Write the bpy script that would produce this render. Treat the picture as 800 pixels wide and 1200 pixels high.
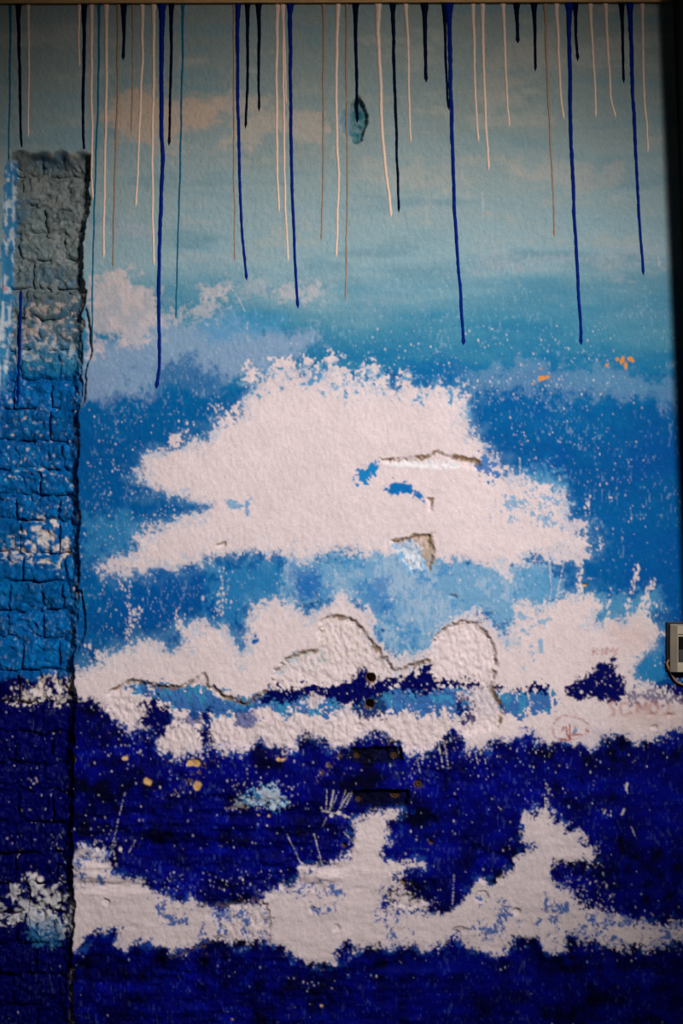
import bpy, bmesh, math, random
import numpy as np
from mathutils import Vector

for o in list(bpy.data.objects):
    bpy.data.objects.remove(o, do_unlink=True)
scene = bpy.context.scene
COL = scene.collection

# ------------------------------------------------------------------ camera, world, lights, exposure
S = 0.002            # metres per wall pixel (a brick course is about 7 cm)
ZC = 1.35            # height of the picture centre
DIST = 3.33          # camera to wall
def WX(u): return (u - 400.0) * S
def WZ(v): return ZC - (v - 600.0) * S

cam_d = bpy.data.cameras.new('camera')
cam_d.sensor_fit = 'VERTICAL'; cam_d.sensor_height = 36.0
cam_d.lens = 36.0 * DIST / (1200 * S)
cam = bpy.data.objects.new('camera', cam_d); COL.objects.link(cam)
cam.location = (0, -DIST, ZC); cam.rotation_euler = (math.pi / 2, 0, 0)
scene.camera = cam

world = bpy.data.worlds.new('world'); scene.world = world
world.use_nodes = True
world.node_tree.nodes['Background'].inputs[0].default_value = (0.55, 0.62, 0.66, 1)
world.node_tree.nodes['Background'].inputs[1].default_value = 0.028

def spot(name, loc, aim, energy, angle, blend, radius, color):
    d = bpy.data.lights.new(name, 'SPOT'); d.energy = energy; d.spot_size = math.radians(angle)
    d.spot_blend = blend; d.shadow_soft_size = radius; d.color = color
    o = bpy.data.objects.new(name, d); COL.objects.link(o); o.location = loc
    o.rotation_euler = (Vector(aim) - Vector(loc)).to_track_quat('-Z', 'Y').to_euler()
    return o
spot('key_spot', (1.70, -3.40, ZC + 1.70), (WX(350), 0, WZ(668)), 805, 40.5, 1.0, 0.34, (1.0, 0.965, 0.945))  # added spot for the upper-right light, its soft cone imitating vignette fall-off

scene.view_settings.view_transform = 'Standard'
scene.view_settings.look = 'None'
scene.view_settings.gamma = 1
scene.view_settings.use_curve_mapping = False
scene.view_settings.exposure = 0.0

# ------------------------------------------------------------------ the painted surface, worked out on a wall-sized grid
#CANVAS_BEGIN
M = 48
W, H = 800 + 2 * M, 1200 + 2 * M
U, V = np.meshgrid(np.arange(W, dtype=np.float32) - M, np.arange(H, dtype=np.float32) - M)

def upsample(a, h, w):
    gh, gw = a.shape
    y = np.linspace(0, gh - 1.001, h); x = np.linspace(0, gw - 1.001, w)
    y0 = y.astype(int); x0 = x.astype(int)
    fy = (y - y0)[:, None].astype(np.float32); fx = (x - x0)[None, :].astype(np.float32)
    r = a[y0] * (1 - fy) + a[y0 + 1] * fy
    return r[:, x0] * (1 - fx) + r[:, x0 + 1] * fx

def smooth_up(a, h, w):
    gh, gw = a.shape
    y = np.linspace(0, gh - 1.001, h); x = np.linspace(0, gw - 1.001, w)
    y0 = y.astype(int); x0 = x.astype(int)
    fy = (y - y0)[:, None]; fx = (x - x0)[None, :]
    fy = (fy * fy * (3 - 2 * fy)).astype(np.float32); fx = (fx * fx * (3 - 2 * fx)).astype(np.float32)
    r = a[y0] * (1 - fy) + a[y0 + 1] * fy
    return r[:, x0] * (1 - fx) + r[:, x0 + 1] * fx

def noise(scale, seed, oct=3, sx=1.0, sy=1.0, gain=0.55):
    """value fbm, about -1..1, base cell size in pixels"""
    rng = np.random.RandomState(seed)
    out = np.zeros((H, W), np.float32); amp = 1.0; tot = 0.0
    for k in range(oct):
        gh = max(3, int(H / (scale * sy)) + 2); gw = max(3, int(W / (scale * sx)) + 2)
        g = rng.uniform(-1, 1, (gh, gw)).astype(np.float32)
        out += amp * smooth_up(g, H, W); tot += amp * amp
        amp *= gain; scale *= 0.5
        if scale * min(sx, sy) < 1.0: break
    return out / math.sqrt(tot) * 1.5

def ss(a, b, x):
    t = np.clip((x - a) / (b - a), 0, 1)
    return t * t * (3 - 2 * t)

def sdf(poly, q=3):
    """signed distance in pixels, positive inside"""
    P = np.array(poly, np.float32)
    h, w = H // q, W // q
    x = np.linspace(-M, W - M - 1, w, dtype=np.float32)[None, :]
    y = np.linspace(-M, H - M - 1, h, dtype=np.float32)[:, None]
    d = np.full((h, w), 1e9, np.float32); ins = np.zeros((h, w), bool)
    for i in range(len(P)):
        ax, ay = P[i]; bx, by = P[(i + 1) % len(P)]
        ex, ey = bx - ax, by - ay
        L = ex * ex + ey * ey + 1e-9
        t = np.clip(((x - ax) * ex + (y - ay) * ey) / L, 0, 1)
        dx = x - (ax + t * ex); dy = y - (ay + t * ey)
        d = np.minimum(d, dx * dx + dy * dy)
        if by != ay:
            c = ((ay > y) != (by > y)) & (x < ex * (y - ay) / ey + ax)
            ins ^= c
    d = np.sqrt(d)
    return upsample(np.where(ins, d, -d), H, W)

N1 = noise(1.5, 9, 1); N2 = noise(2.6, 1, 1); N5 = noise(5, 2, 2); N12 = noise(12, 3, 2); N30 = noise(30, 4, 3); N80 = noise(80, 5, 4)
N5b = noise(5, 12, 2); N12b = noise(13, 13, 2); N3b = noise(3.2, 14, 1); N30b = noise(34, 15, 3)
HB = noise(40, 20, 4, sx=3.5, sy=0.6); HB2 = noise(18, 21, 3, sx=3.0, sy=0.7)
BR = noise(7, 22, 3, sx=0.35, sy=2.2)

def dab(poly_or_sdf, a12=6, a5=4, a2=2.5, w=1.6, a30=0, var=0):
    d = poly_or_sdf if isinstance(poly_or_sdf, np.ndarray) else sdf(poly_or_sdf)
    n12, n5, n2 = (N12, N5, N2) if var == 0 else (N12b, N5b, N3b)
    f = d + 0.75 * a12 * n12 + 0.9 * a5 * n5 + 1.2 * a2 * n2 + 0.55 * a2 * N1 + a30 * (N30 if var == 0 else N30b)
    return ss(-w, w, f)

def lin(c):
    c = np.array(c, np.float32) / 255.0
    return np.where(c <= 0.04045, c / 12.92, ((c + 0.055) / 1.055) ** 2.4).astype(np.float32)

NV = noise(2.4, 91, 2, sx=0.75, sy=1.7); NV2 = noise(3.4, 92, 2, sx=0.6, sy=2.0)
SPK = 0.5 + 0.5 * (0.5 * N2 + 0.34 * N5b + 0.42 * N1 + 0.2 * NV)
def speckle(p):
    """dry-brush coverage: p is the share of the surface covered"""
    return ss(-0.2, 0.24, SPK - (1.14 - 1.2 * p)) * (p > 0.01)
C = np.zeros((H, W, 3), np.float32)
def put(color, alpha):
    global C
    col = lin(color) if isinstance(color, (tuple, list)) else color
    C = C * (1 - alpha[..., None]) + col * alpha[..., None]

# --- sky and sea ground colours by height
stops = [(-60, (142, 150, 144)), (120, (144, 158, 155)), (230, (150, 171, 174)), (300, (143, 174, 184)),
         (345, (100, 152, 174)), (385, (64, 136, 168)), (430, (26, 116, 164)), (462, (2, 96, 158)), (540, (0, 84, 150)),
         (620, (0, 92, 158)), (680, (0, 92, 160)), (760, (0, 80, 148)), (800, (0, 72, 140)), (1300, (0, 72, 140))]
vv = V + 14 * HB + 7 * HB2 + 10 * N80 * (V < 470)
ys_ = [s[0] for s in stops]; cs_ = np.array([lin(s[1]) for s in stops])
for k in range(3):
    C[..., k] = np.interp(vv, ys_, cs_[:, k])
# blotches in the upper sky
put((112, 148, 160), ss(0.15, 1.3, HB + 0.3 * N30) * 0.45 * ss(380, 300, V))
put((186, 182, 172), ss(0.2, 1.4, -HB + 0.4 * N12) * 0.40 * ss(330, 260, V))
put((170, 178, 186), ss(0.3, 1.3, noise(50, 31, 4, sx=2.2, sy=0.8) + 0.25 * N5) * 0.5 * ss(180, 240, V) * ss(380, 330, V))
# warm peach clouds in the upper sky
def cloud(poly, col, a, soft=14, sd=40):
    d = sdf(poly)
    n = noise(26, sd, 4, sx=1.6, sy=0.8)
    put(col, ss(-soft * 0.5, soft, d + 14 * n + 4 * N5) * a)
cloud([(128, 112), (170, 95), (205, 118), (262, 120), (275, 140), (210, 168), (140, 160)], (214, 178, 150), 0.62, 16, 41)
cloud([(255, 118), (300, 120), (380, 130), (372, 160), (300, 170), (262, 158)], (204, 184, 166), 0.55, 16, 42)
cloud([(540, 55), (640, 40), (660, 75), (560, 110)], (196, 178, 160), 0.35, 20, 43)
cloud([(600, 195), (720, 200), (730, 222), (610, 225)], (200, 186, 172), 0.35, 16, 44)
cloud([(520, 215), (560, 218), (560, 240), (500, 240)], (200, 190, 182), 0.3, 14, 45)
# pale lavender haze above the deep blue
put((150, 172, 200), dab([(95, 395), (200, 372), (300, 380), (360, 402), (330, 430), (280, 452), (215, 438), (150, 452), (95, 470)], 8, 6, 3, 14, 10) * 0.72)
put((128, 162, 190), dab([(520, 432), (600, 418), (690, 432), (810, 440), (812, 470), (720, 470), (640, 455), (560, 452)], 8, 5, 3, 10, 10) * 0.4)
put((10, 104, 164), dab([(478, 424), (520, 418), (548, 430), (540, 452), (490, 450), (470, 440)], 6, 5, 3, 8) * 0.75)
put((4, 100, 160), dab([(180, 432), (225, 420), (262, 440), (250, 470), (190, 470)], 6, 5, 3, 10) * 0.8)
put((70, 150, 196), dab([(230, 372), (300, 362), (340, 378), (300, 398), (240, 396)], 6, 5, 3, 10) * 0.6)
# the pinkish clouds low on the left
pc = dab([(112, 330), (135, 318), (160, 330), (182, 345), (186, 372), (176, 392), (150, 404), (118, 402), (104, 412), (98, 370)], 9, 6, 3, 7, 6)
put((216, 196, 194), pc * (0.55 + 0.25 * ss(-0.3, 0.8, N12b)))
put((212, 198, 198), dab([(232, 334), (262, 336), (264, 346), (240, 350)], 5, 4, 2, 5) * 0.6)
put((212, 198, 198), dab([(180, 370), (225, 358), (262, 350), (252, 370), (190, 382)], 6, 5, 3, 6) * 0.5)
put((212, 198, 198), dab([(320, 338), (360, 332), (384, 340), (372, 352), (330, 350)], 5, 4, 3, 6) * 0.5)
put((204, 196, 200), dab([(262, 330), (312, 325), (318, 345), (282, 352)], 5, 4, 3, 8) * 0.3)
# greenish-teal and mid-blue variation in the blue field
put((16, 112, 168), ss(0.3, 1.3, N80 + 0.4 * N12) * 0.4 * ss(450, 500, V) * ss(860, 800, V))
put((0, 78, 160), ss(0.3, 1.2, noise(60, 51, 4, sx=1.4)) * 0.4 * ss(450, 480, V))
put((24, 128, 182), dab([(600, 552), (640, 540), (660, 570), (655, 610), (610, 590)], 6, 4, 3, 12) * 0.5)
put((100, 164, 202), dab([(612, 566), (640, 548), (658, 560), (662, 600), (640, 606), (610, 590)], 6, 4, 3, 8) * 0.55)
put((60, 142, 190), dab([(98, 610), (150, 600), (170, 625), (150, 650), (100, 655)], 8, 5, 3, 10) * 0.55)

# --- light-blue wash between the great splash and the wave
put((52, 138, 192), dab([(250, 668), (330, 655), (352, 690), (330, 705), (290, 712), (262, 742), (245, 720)], 8, 6, 3, 8) * 0.65)
wash = dab([(335, 652), (430, 640), (560, 650), (612, 660), (650, 668), (662, 700), (640, 722), (604, 756), (590, 740), (560, 722), (512, 760), (470, 780), (440, 742), (420, 712), (395, 700), (362, 716), (338, 700)], 8, 6, 4, 8, 6)
put((120, 170, 206), wash * 0.92)
put((164, 188, 214), wash * ss(-0.1, 0.9, N30 + 0.6 * N5 + 0.5 * BR) * 0.75)
put((56, 138, 196), wash * ss(0.1, 0.9, N30b + 0.6 * N5b) * 0.75)
put((20, 104, 182), dab([(340, 668), (372, 664), (380, 690), (350, 706)], 6, 5, 3, 4) * 0.8)
put((40, 124, 192), dab([(418, 684), (450, 680), (462, 712), (440, 730), (424, 710)], 6, 6, 3, 4) * 0.7)
put((90, 156, 200), dab([(604, 664), (650, 668), (652, 705), (610, 712)], 5, 3, 2, 5) * 0.8)
put((86, 156, 196), dab([(692, 700), (730, 696), (770, 690), (775, 716), (740, 724), (712, 735), (696, 722)], 5, 4, 2, 8) * 0.75)

WHITE = (228, 210, 211)
whitevar = lin(WHITE)[None, None, :] * (1.0 + 0.02 * N12b + 0.03 * N30 + 0.03 * N3b)[..., None]

# --- the great white splash
splash = [(161, 550), (169, 536), (202, 529), (244, 520), (255, 505), (281, 488), (290, 466), (303, 446), (330, 432), (382, 438),
          (420, 450), (442, 456), (469, 456), (502, 457), (532, 460), (544, 475), (544, 497), (559, 512), (570, 527), (581, 539),
          (600, 560), (622, 563), (645, 570), (660, 582), (664, 608), (690, 630), (684, 645), (660, 651), (630, 651), (604, 662),
          (592, 670), (570, 662), (547, 655), (510, 651), (470, 648), (420, 645), (382, 645), (352, 658), (337, 648), (311, 645),
          (281, 646), (251, 651), (214, 662), (187, 668), (150, 671), (114, 667), (135, 655), (161, 647), (161, 632), (172, 625),
          (210, 610), (229, 604), (248, 591), (225, 585), (195, 576), (176, 571)]
ds = sdf(splash)
edge_open = 1.0 + 0.9 * ss(470, 440, V) + 0.8 * ss(560, 620, U) * ss(530, 560, V)
put((100, 156, 196), ss(-24, 2, ds + 9 * N12b + 4 * N5) * 0.32)
put((150, 182, 210), ss(-10, 5, ds + edge_open * 4 * N12 + 3 * N5) * (0.5 + 0.25 * NV) * 0.6)
spl = np.maximum(ss(-4.0, 3.0, ds - 1.5 + edge_open * (2.6 * N12 + 2.4 * N5 + 2.0 * N2 + 1.4 * N1)), speckle(ss(-15, 10, ds + edge_open * 5 * N12b)) * 0.85)
put(whitevar, spl)
put((150, 184, 214), ss(-6, 0, ds + 4 * N12b) * ss(16, 2, ds + 8 * N12) * ss(0.2, 1.0, N5 + 0.6 * N1 + 0.4 * NV) * 0.5)
# dabs above the crest
for (cx, cy, rx, ry) in [(331, 426, 12, 7), (362, 423, 9, 6), (389, 421, 9, 6), (402, 438, 14, 8), (436, 434, 9, 9), (444, 446, 12, 8), (474, 444, 7, 10),
                         (478, 462, 10, 10), (512, 462, 10, 8), (295, 438, 7, 10), (270, 492, 9, 8), (204, 516, 6, 6), (275, 480, 8, 5)]:
    e = (1 - np.sqrt(((U - cx) / rx) ** 2 + ((V - cy) / ry) ** 2)) * min(rx, ry)
    put(whitevar, ss(-1.5, 1.5, e + 3.5 * N5 + 2.5 * N2) * 0.95)
# worn, half covered zone on the right of the splash
worn = dab([(580, 566), (640, 566), (668, 590), (660, 626), (610, 620), (585, 600)], 6, 5, 3, 5)
put((110, 164, 204), worn * speckle(np.clip(0.36 + 0.3 * N12b + 0.12 * N30, 0, 1)) * 0.85)
# worn zone along the crest
crest = dab([(290, 450), (380, 425), (470, 440), (545, 455), (548, 486), (480, 470), (420, 466), (340, 450), (300, 476)], 5, 5, 3, 5)
put((120, 172, 206), crest * ss(0.0, 1.0, N12 * 0.5 + N5b * 0.6 + N3b * 0.4 + 0.3 * NV) * 0.7)
put((60, 140, 188), crest * ss(0.6, 1.1, N12 * 0.5 + N5b * 0.7 + N3b * 0.4) * 0.8)
# blue gaps inside the splash
put((26, 130, 196), dab([(416, 566), (421, 548), (432, 545), (443, 538), (440, 552), (430, 566)], 2, 2.5, 2, 1.5))
put((12, 112, 184), dab([(444, 572), (455, 570), (462, 564), (480, 566), (490, 574), (497, 586), (488, 584), (476, 578), (458, 578), (448, 578)], 1.5, 2, 1.5, 1.5))
put((70, 148, 204), dab([(286, 590), (292, 584), (293, 604), (288, 606)], 1, 1.5, 1.5, 1.5) * 0.8)
put((90, 160, 206), dab([(262, 586), (275, 588), (285, 593), (270, 595)], 1.5, 2, 1.5, 1.5) * 0.8)
put((18, 110, 182), dab([(557, 535), (566, 528), (580, 545), (586, 560), (572, 558), (560, 548)], 4, 4, 3, 1.5) * 0.9)

# --- the navy sea under everything lower down
sea_top = np.interp(U, [-60, 90, 130, 300, 440, 560, 650, 740, 860], [800, 806, 812, 806, 800, 805, 806, 806, 806]) + 2 * N12 + 2 * N5
sea = ss(-2, 2, V - sea_top)
navy = lin((1, 3, 92))[None, None, :] * np.clip(1 + 0.45 * N30 + 0.35 * N12b + 0.25 * HB2 + 0.15 * BR, 0.15, 3)[..., None]
put(np.clip(navy, 0, 1), sea)
put((6, 18, 142), sea * ss(0.3, 1.5, N30b + 0.4 * N5 + 0.5 * HB2) * 0.4)

# --- the breaking wave
wave = [(86, 796), (102, 786), (140, 766), (159, 758), (181, 749), (192, 762), (219, 764), (215, 738), (241, 730), (260, 738), (275, 760),
        (284, 772), (294, 738), (297, 711), (320, 703), (339, 709), (357, 722), (384, 711), (402, 690), (414, 707), (432, 719), (440, 748),
        (455, 762), (466, 772), (504, 762), (511, 740), (530, 726), (552, 715), (575, 730), (588, 752), (597, 741), (602, 708), (614, 706),
        (635, 715), (650, 703), (665, 694), (677, 697), (692, 698), (701, 709), (692, 733), (704, 739), (716, 728), (731, 727), (752, 722),
        (767, 733), (770, 751), (764, 763), (746, 778), (742, 790), (752, 802), (770, 808), (788, 814), (860, 820), (860, 846), (795, 852),
        (764, 862), (746, 870), (734, 858), (712, 858), (701, 868), (692, 874), (659, 868), (632, 870), (629, 856), (614, 853), (602, 865),
        (578, 866), (560, 878), (545, 866), (530, 846), (519, 865), (504, 880), (477, 880), (459, 866), (444, 856), (425, 861), (410, 878),
        (387, 874), (372, 865), (354, 858), (342, 878), (325, 874), (305, 865), (286, 878), (260, 874), (241, 869), (230, 880), (219, 880),
        (204, 890), (186, 872), (189, 857), (159, 850), (151, 857), (132, 839), (117, 821), (86, 818)]
dw = sdf(wave)
put((100, 160, 202), ss(-20, 2, dw + 7 * N12b) * 0.5 * ss(796, 776, V))
put((44, 96, 180), ss(-9, 2, dw + 5 * N12b + 3 * N5) * 0.55 * ss(835, 850, V))
put((150, 184, 212), ss(-8, 4, dw + 4 * N12 + 3 * N5) * (0.5 + 0.25 * NV) * 0.6 * ss(800, 780, V))
wv = np.maximum(ss(-3.2, 2.6, dw - 1 + 2.8 * N12 + 2.8 * N5 + 2.2 * N2 + 1.6 * N1), speckle(ss(-12, 9, dw + 5 * N12b)) * 0.85)
put(whitevar, wv)
put((150, 186, 216), ss(-6, 0, dw + 4 * N12b) * ss(16, 2, dw + 8 * N12) * ss(0.3, 0.9, N5 + 0.6 * N1) * 0.5 * ss(800, 780, V))
put((120, 172, 208), dab([(596, 712), (640, 720), (650, 750), (625, 780), (600, 770), (590, 750)], 5, 5, 3, 4) * ss(0.1, 0.6, N12 * 0.5 + N5b * 0.7) * 0.8)
put((140, 182, 212), dab([(440, 770), (500, 765), (505, 790), (455, 795)], 5, 5, 3, 4) * ss(0.2, 0.7, N5b) * 0.5)
# blue holes in the wave
put((10, 90, 168), dab([(294, 752), (299, 744), (304, 752), (298, 755)], 1, 1, 1, 1.2))
put((40, 124, 190), dab([(442, 742), (446, 740), (447, 752), (443, 754)], .5, 1, 1, 1.2))
put((40, 128, 184), dab([(740, 782), (760, 766), (775, 756), (782, 776), (778, 800), (760, 800), (748, 806)], 3, 3, 2, 2) * 0.9)
# navy streak and teal water inside the wave
teal = dab([(150, 806), (190, 800), (240, 806), (290, 822), (316, 806), (360, 806), (430, 802), (520, 802), (580, 808), (640, 806), (652, 822),
            (640, 834), (600, 838), (560, 836), (520, 838), (470, 836), (430, 838), (380, 840), (330, 836), (300, 834), (262, 838), (240, 842), (205, 832), (170, 818)], 5, 5, 3, 1.6)
put((14, 100, 172), teal * 0.95)
put((60, 150, 190), teal * ss(0.1, 0.8, N12b + 0.5 * N2) * 0.7)
put((2, 6, 84), dab([(300, 824), (322, 804), (372, 804), (412, 796), (428, 784), (436, 802), (476, 792), (503, 782), (506, 792), (545, 800), (578, 804), (640, 804),
                       (640, 811), (600, 810), (560, 808), (520, 806), (500, 816), (470, 806), (452, 810), (430, 822), (414, 834), (392, 824), (360, 818), (330, 824)], 3, 3.5, 2.5, 1.4))
put((2, 6, 84), dab([(420, 806), (446, 804), (452, 836), (430, 846), (418, 836)], 4, 5, 3, 1.6) * 0.8)
put((2, 6, 84), speckle(ss(-8, 9, sdf([(160, 824), (188, 814), (202, 836), (192, 862), (178, 866), (164, 850)]) + 5 * N12)))
put((2, 8, 90), speckle(ss(-8, 7, sdf([(234, 836), (246, 830), (248, 868), (238, 874)]) + 3 * N12)))
put((4, 70, 150), speckle(ss(-9, 9, sdf([(276, 834), (300, 832), (300, 850), (282, 856)]) + 4 * N12b)) * 0.8)
put((4, 60, 140), dab([(204, 842), (236, 836), (240, 850), (215, 852)], 5, 5, 3, 1.6) * 0.7)
put((14, 40, 150), dab([(540, 820), (552, 812), (556, 842), (546, 846)], 4, 5, 3, 1.4) * 0.8)
put((2, 6, 84), speckle(ss(-10, 9, sdf([(664, 818), (668, 802), (682, 796), (700, 780), (716, 778), (730, 800), (736, 816), (716, 820), (690, 820)]) + 4 * N12b)))
put((20, 26, 110), speckle(ss(-9, 12, sdf([(730, 806), (800, 806), (800, 824), (740, 824)]) + 4 * N12)) * 0.7)
put((9, 14, 104), dab([(778, 804), (860, 800), (860, 818), (790, 816)], 3, 4, 3, 1.6))
put((50, 90, 170), speckle(ss(-9, 10, sdf([(684, 866), (700, 852), (708, 864), (700, 884), (690, 880)]) + 4 * N12)) * 0.12)
for (p, c) in [([(352, 822), (372, 812), (384, 822), (366, 830)], None), ([(392, 832), (408, 826), (416, 838), (400, 846)], None), ([(540, 812), (575, 806), (588, 826), (584, 850), (555, 848)], None)]:
    put(whitevar, dab(p, 3, 4, 2.5, 1.6) * 0.85)
put((2, 6, 84), dab([(540, 826), (550, 816), (554, 842), (544, 846)], 3, 4, 3, 1.4) * 0.85)

# --- foam on the lower sea
foam = [(84, 1008), (96, 996), (120, 1004), (132, 1016), (128, 1028), (164, 1034), (180, 1050), (212, 1056), (244, 1060), (256, 1080), (272, 1062),
        (304, 1060), (320, 1048), (344, 1040), (356, 1024), (378, 1017), (410, 1007), (414, 991), (417, 965), (430, 954), (449, 952), (469, 950),
        (466, 957), (451, 963), (453, 988), (443, 997), (449, 1010), (469, 1010), (494, 1012), (462, 1023), (444, 1043), (441, 1062), (466, 1072),
        (508, 1072), (537, 1066), (543, 1056), (555, 1040), (583, 1036), (600, 1019), (604, 1005), (632, 994), (614, 977), (618, 956), (639, 949),
        (653, 966), (670, 977), (695, 1001), (681, 1007), (646, 1008), (642, 1033), (658, 1047), (677, 1056), (695, 1070), (730, 1080), (765, 1084),
        (860, 1090), (860, 1100), (751, 1106), (716, 1106), (695, 1099), (667, 1092), (660, 1112), (639, 1108), (632, 1098), (604, 1099), (583, 1118), (550, 1108),
        (541, 1092), (527, 1098), (522, 1108), (488, 1108), (449, 1108), (417, 1111), (407, 1100), (394, 1111), (388, 1127), (365, 1129), (332, 1111),
        (318, 1100), (272, 1106), (240, 1096), (200, 1112), (176, 1100), (144, 1104), (140, 1084), (104, 1092), (88, 1108), (82, 1090)]
df = sdf(foam)
put((40, 92, 176), ss(-9, 2, df + 5 * N12b + 4 * N5) * 0.6)
rgt = ss(600, 700, U)
fm = np.maximum(ss(-2.8, 2.2, df - 0.6 + (2.2 + 2.6 * rgt) * N12 + (2.4 + 1.6 * rgt) * N5 + (2.0 + rgt) * N2 + 1.5 * N1), speckle(ss(-9 - 8 * rgt, 7 + 5 * rgt, df + 5 * N12b)) * 0.9)
put(whitevar, fm)
for p in ([(250, 1070), (276, 1066), (312, 1066), (314, 1100), (270, 1104), (256, 1090)], [(180, 1064), (205, 1062), (240, 1076), (236, 1094), (190, 1080)],
          [(330, 1046), (372, 1030), (398, 1040), (394, 1066), (380, 1070), (352, 1052)], [(440, 1070), (468, 1076), (490, 1096), (468, 1106), (446, 1100)],
          [(560, 1056), (600, 1058), (620, 1072), (600, 1094), (560, 1100), (548, 1080)], [(640, 1050), (690, 1074), (690, 1096), (650, 1100), (630, 1080)],
          [(690, 1076), (860, 1088), (860, 1104), (700, 1104)], [(84, 1006), (128, 1004), (120, 1030), (90, 1040)]):
    w_ = dab(p, 5, 4, 3, 5)
    put((30, 88, 168), w_ * speckle(np.clip(0.42 + 0.32 * N12b + 0.1 * N30, 0, 1)) * 0.9)
# small blue-white patch and scratchy strokes
put((40, 130, 186), dab([(272, 944), (300, 924), (322, 920), (338, 942), (330, 950), (300, 946)], 4, 4, 3, 2) * 0.9)
put((196, 204, 214), dab([(288, 938), (305, 926), (322, 922), (334, 940), (318, 946)], 3, 4, 3.5, 1.4) * 0.8)
put((150, 130, 110), dab([(268, 946), (284, 938), (292, 946), (280, 950)], 2, 3, 3, 1.6) * 0.6)
rgh = sdf([(440, 1044), (462, 1030), (490, 1048), (505, 1062), (486, 1070), (455, 1066)])
put((96, 92, 88), speckle(ss(-10, 14, rgh + 4 * N12)) * 0.6)
put(whitevar, speckle(ss(-16, 26, rgh + 6 * N12b)) * 0.85)
put(whitevar, speckle(ss(-8, 8, sdf([(444, 1054), (470, 1060), (500, 1066), (470, 1070)]) + 3 * N12)) * 0.8)

# --- brick recess extras
REDGE_V = [150, 176, 180, 186, 200, 222, 236, 240, 252, 270, 300, 325, 345, 360, 385, 400, 440, 480, 560, 600, 615, 640, 660, 690, 715, 750, 775, 800, 815, 840, 880, 940, 1000, 1040, 1060, 1100, 1300]
REDGE_U = [97, 97, 102, 105, 107, 103, 105, 104, 101, 99, 96, 97, 100, 98, 97, 97, 95, 92, 91, 92, 94, 91, 93, 91, 90, 88, 86, 86, 90, 87, 86, 85, 84, 86, 88, 85, 84]
LEDGE_V = [150, 178, 200, 250, 300, 360, 420, 460, 560, 1300]
LEDGE_U = [14, 14, 8, 8, 5, 3, -1, -4, -16, -20]
right_e = np.interp(V, REDGE_V, REDGE_U) + 1.3 * N12 + 0.9 * N5
left_e = np.interp(V, LEDGE_V, LEDGE_U) + 1.2 * N12b
top_e = 178 + 2.0 * N12
rec = np.minimum(np.minimum(right_e - U, U - left_e), V - top_e)     # px inside the recess
inrec = ss(-0.5, 0.5, rec)
# thicker, dustier paint on the bare brick
put((98, 105, 102), inrec * ss(420, 380, V + 8 * N12) * 0.75)
put((150, 150, 146), inrec * ss(430, 400, V) * speckle(np.clip(0.34 + 0.28 * N12 + 0.1 * N30, 0, 1)) * 0.55)
put((52, 96, 122), inrec * ss(440, 400, V) * ss(0.4, 1.1, N30b + 0.4 * N5b) * 0.6)
put((40, 120, 165), inrec * ss(300, 345, V) * ss(440, 400, V) * ss(0.2, 1.0, N12b + 0.4 * N5b) * 0.5)
put((204, 180, 170), inrec * dab([(30, 362), (84, 350), (92, 372), (84, 392), (24, 402), (10, 392)], 6, 6, 4, 3) * ss(-0.1, 0.6, N5 + 0.5 * N12b) * 0.7)
put((190, 190, 192), inrec * dab([(8, 402), (82, 398), (84, 424), (10, 430)], 5, 5, 3, 3) * ss(0.0, 0.7, N5b + 0.5 * N12) * 0.7)
put((1, 88, 156), inrec * ss(432, 440, V + 6 * N12 + 3 * N5) * ss(800, 785, V))
put((6, 118, 182), inrec * ss(432, 440, V) * ss(800, 780, V) * ss(0.1, 1.1, N12b + 0.5 * N5) * 0.5)
put((200, 190, 180), inrec * ss(440, 450, V) * ss(620, 590, V) * ss(1.15, 1.5, N3b * 0.9 + N5 * 0.45 + 0.3 * N12b) * 0.85)
put((206, 194, 188), inrec * dab([(22, 622), (40, 608), (66, 616), (78, 640), (82, 662), (60, 668), (44, 652), (28, 652), (20, 640)], 5, 6, 4, 2) * ss(-0.35, 0.35, N5 + 0.4 * N12))
put((206, 194, 188), inrec * dab([(0, 636), (18, 640), (36, 658), (22, 664), (2, 652)], 5, 6, 4, 2) * ss(-0.2, 0.5, N5) * 0.8)
put((1, 3, 80), inrec * ss(792, 800, V + 5 * N12))
put((210, 196, 190), inrec * dab([(8, 822), (34, 808), (52, 796), (86, 792), (92, 812), (84, 820), (40, 826)], 3, 5, 4, 2) * ss(-0.4, 0.2, N5))
put((200, 196, 198), inrec * dab([(-30, 1046), (30, 1040), (34, 1028), (44, 1032), (86, 1046), (90, 1092), (60, 1100), (40, 1086), (-30, 1084)], 4, 5, 4, 2) * ss(-0.5, 0.3, N5b + 0.5 * N12))
put((50, 120, 170), inrec * dab([(30, 1084), (70, 1086), (66, 1110), (34, 1110)], 4, 5, 4, 3) * 0.6)
put((176, 160, 132), inrec * ss(8, 0, rec) * ss(0.0, 0.6, N12 + 0.5 * N5) * ss(0.0, 0.3, N30b) * 0.7)
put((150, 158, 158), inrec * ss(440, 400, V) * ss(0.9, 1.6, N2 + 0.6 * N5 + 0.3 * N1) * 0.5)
put((70, 78, 78), inrec * ss(440, 400, V) * ss(0.9, 1.7, -N2 - 0.6 * N5b + 0.3 * N1) * 0.5)
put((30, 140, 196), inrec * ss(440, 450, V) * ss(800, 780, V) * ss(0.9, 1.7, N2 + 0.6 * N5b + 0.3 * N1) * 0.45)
put((0, 60, 84), inrec * ss(440, 450, V) * ss(800, 780, V) * ss(0.6, 1.6, -N2 - 0.8 * N12b) * 0.5)
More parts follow.
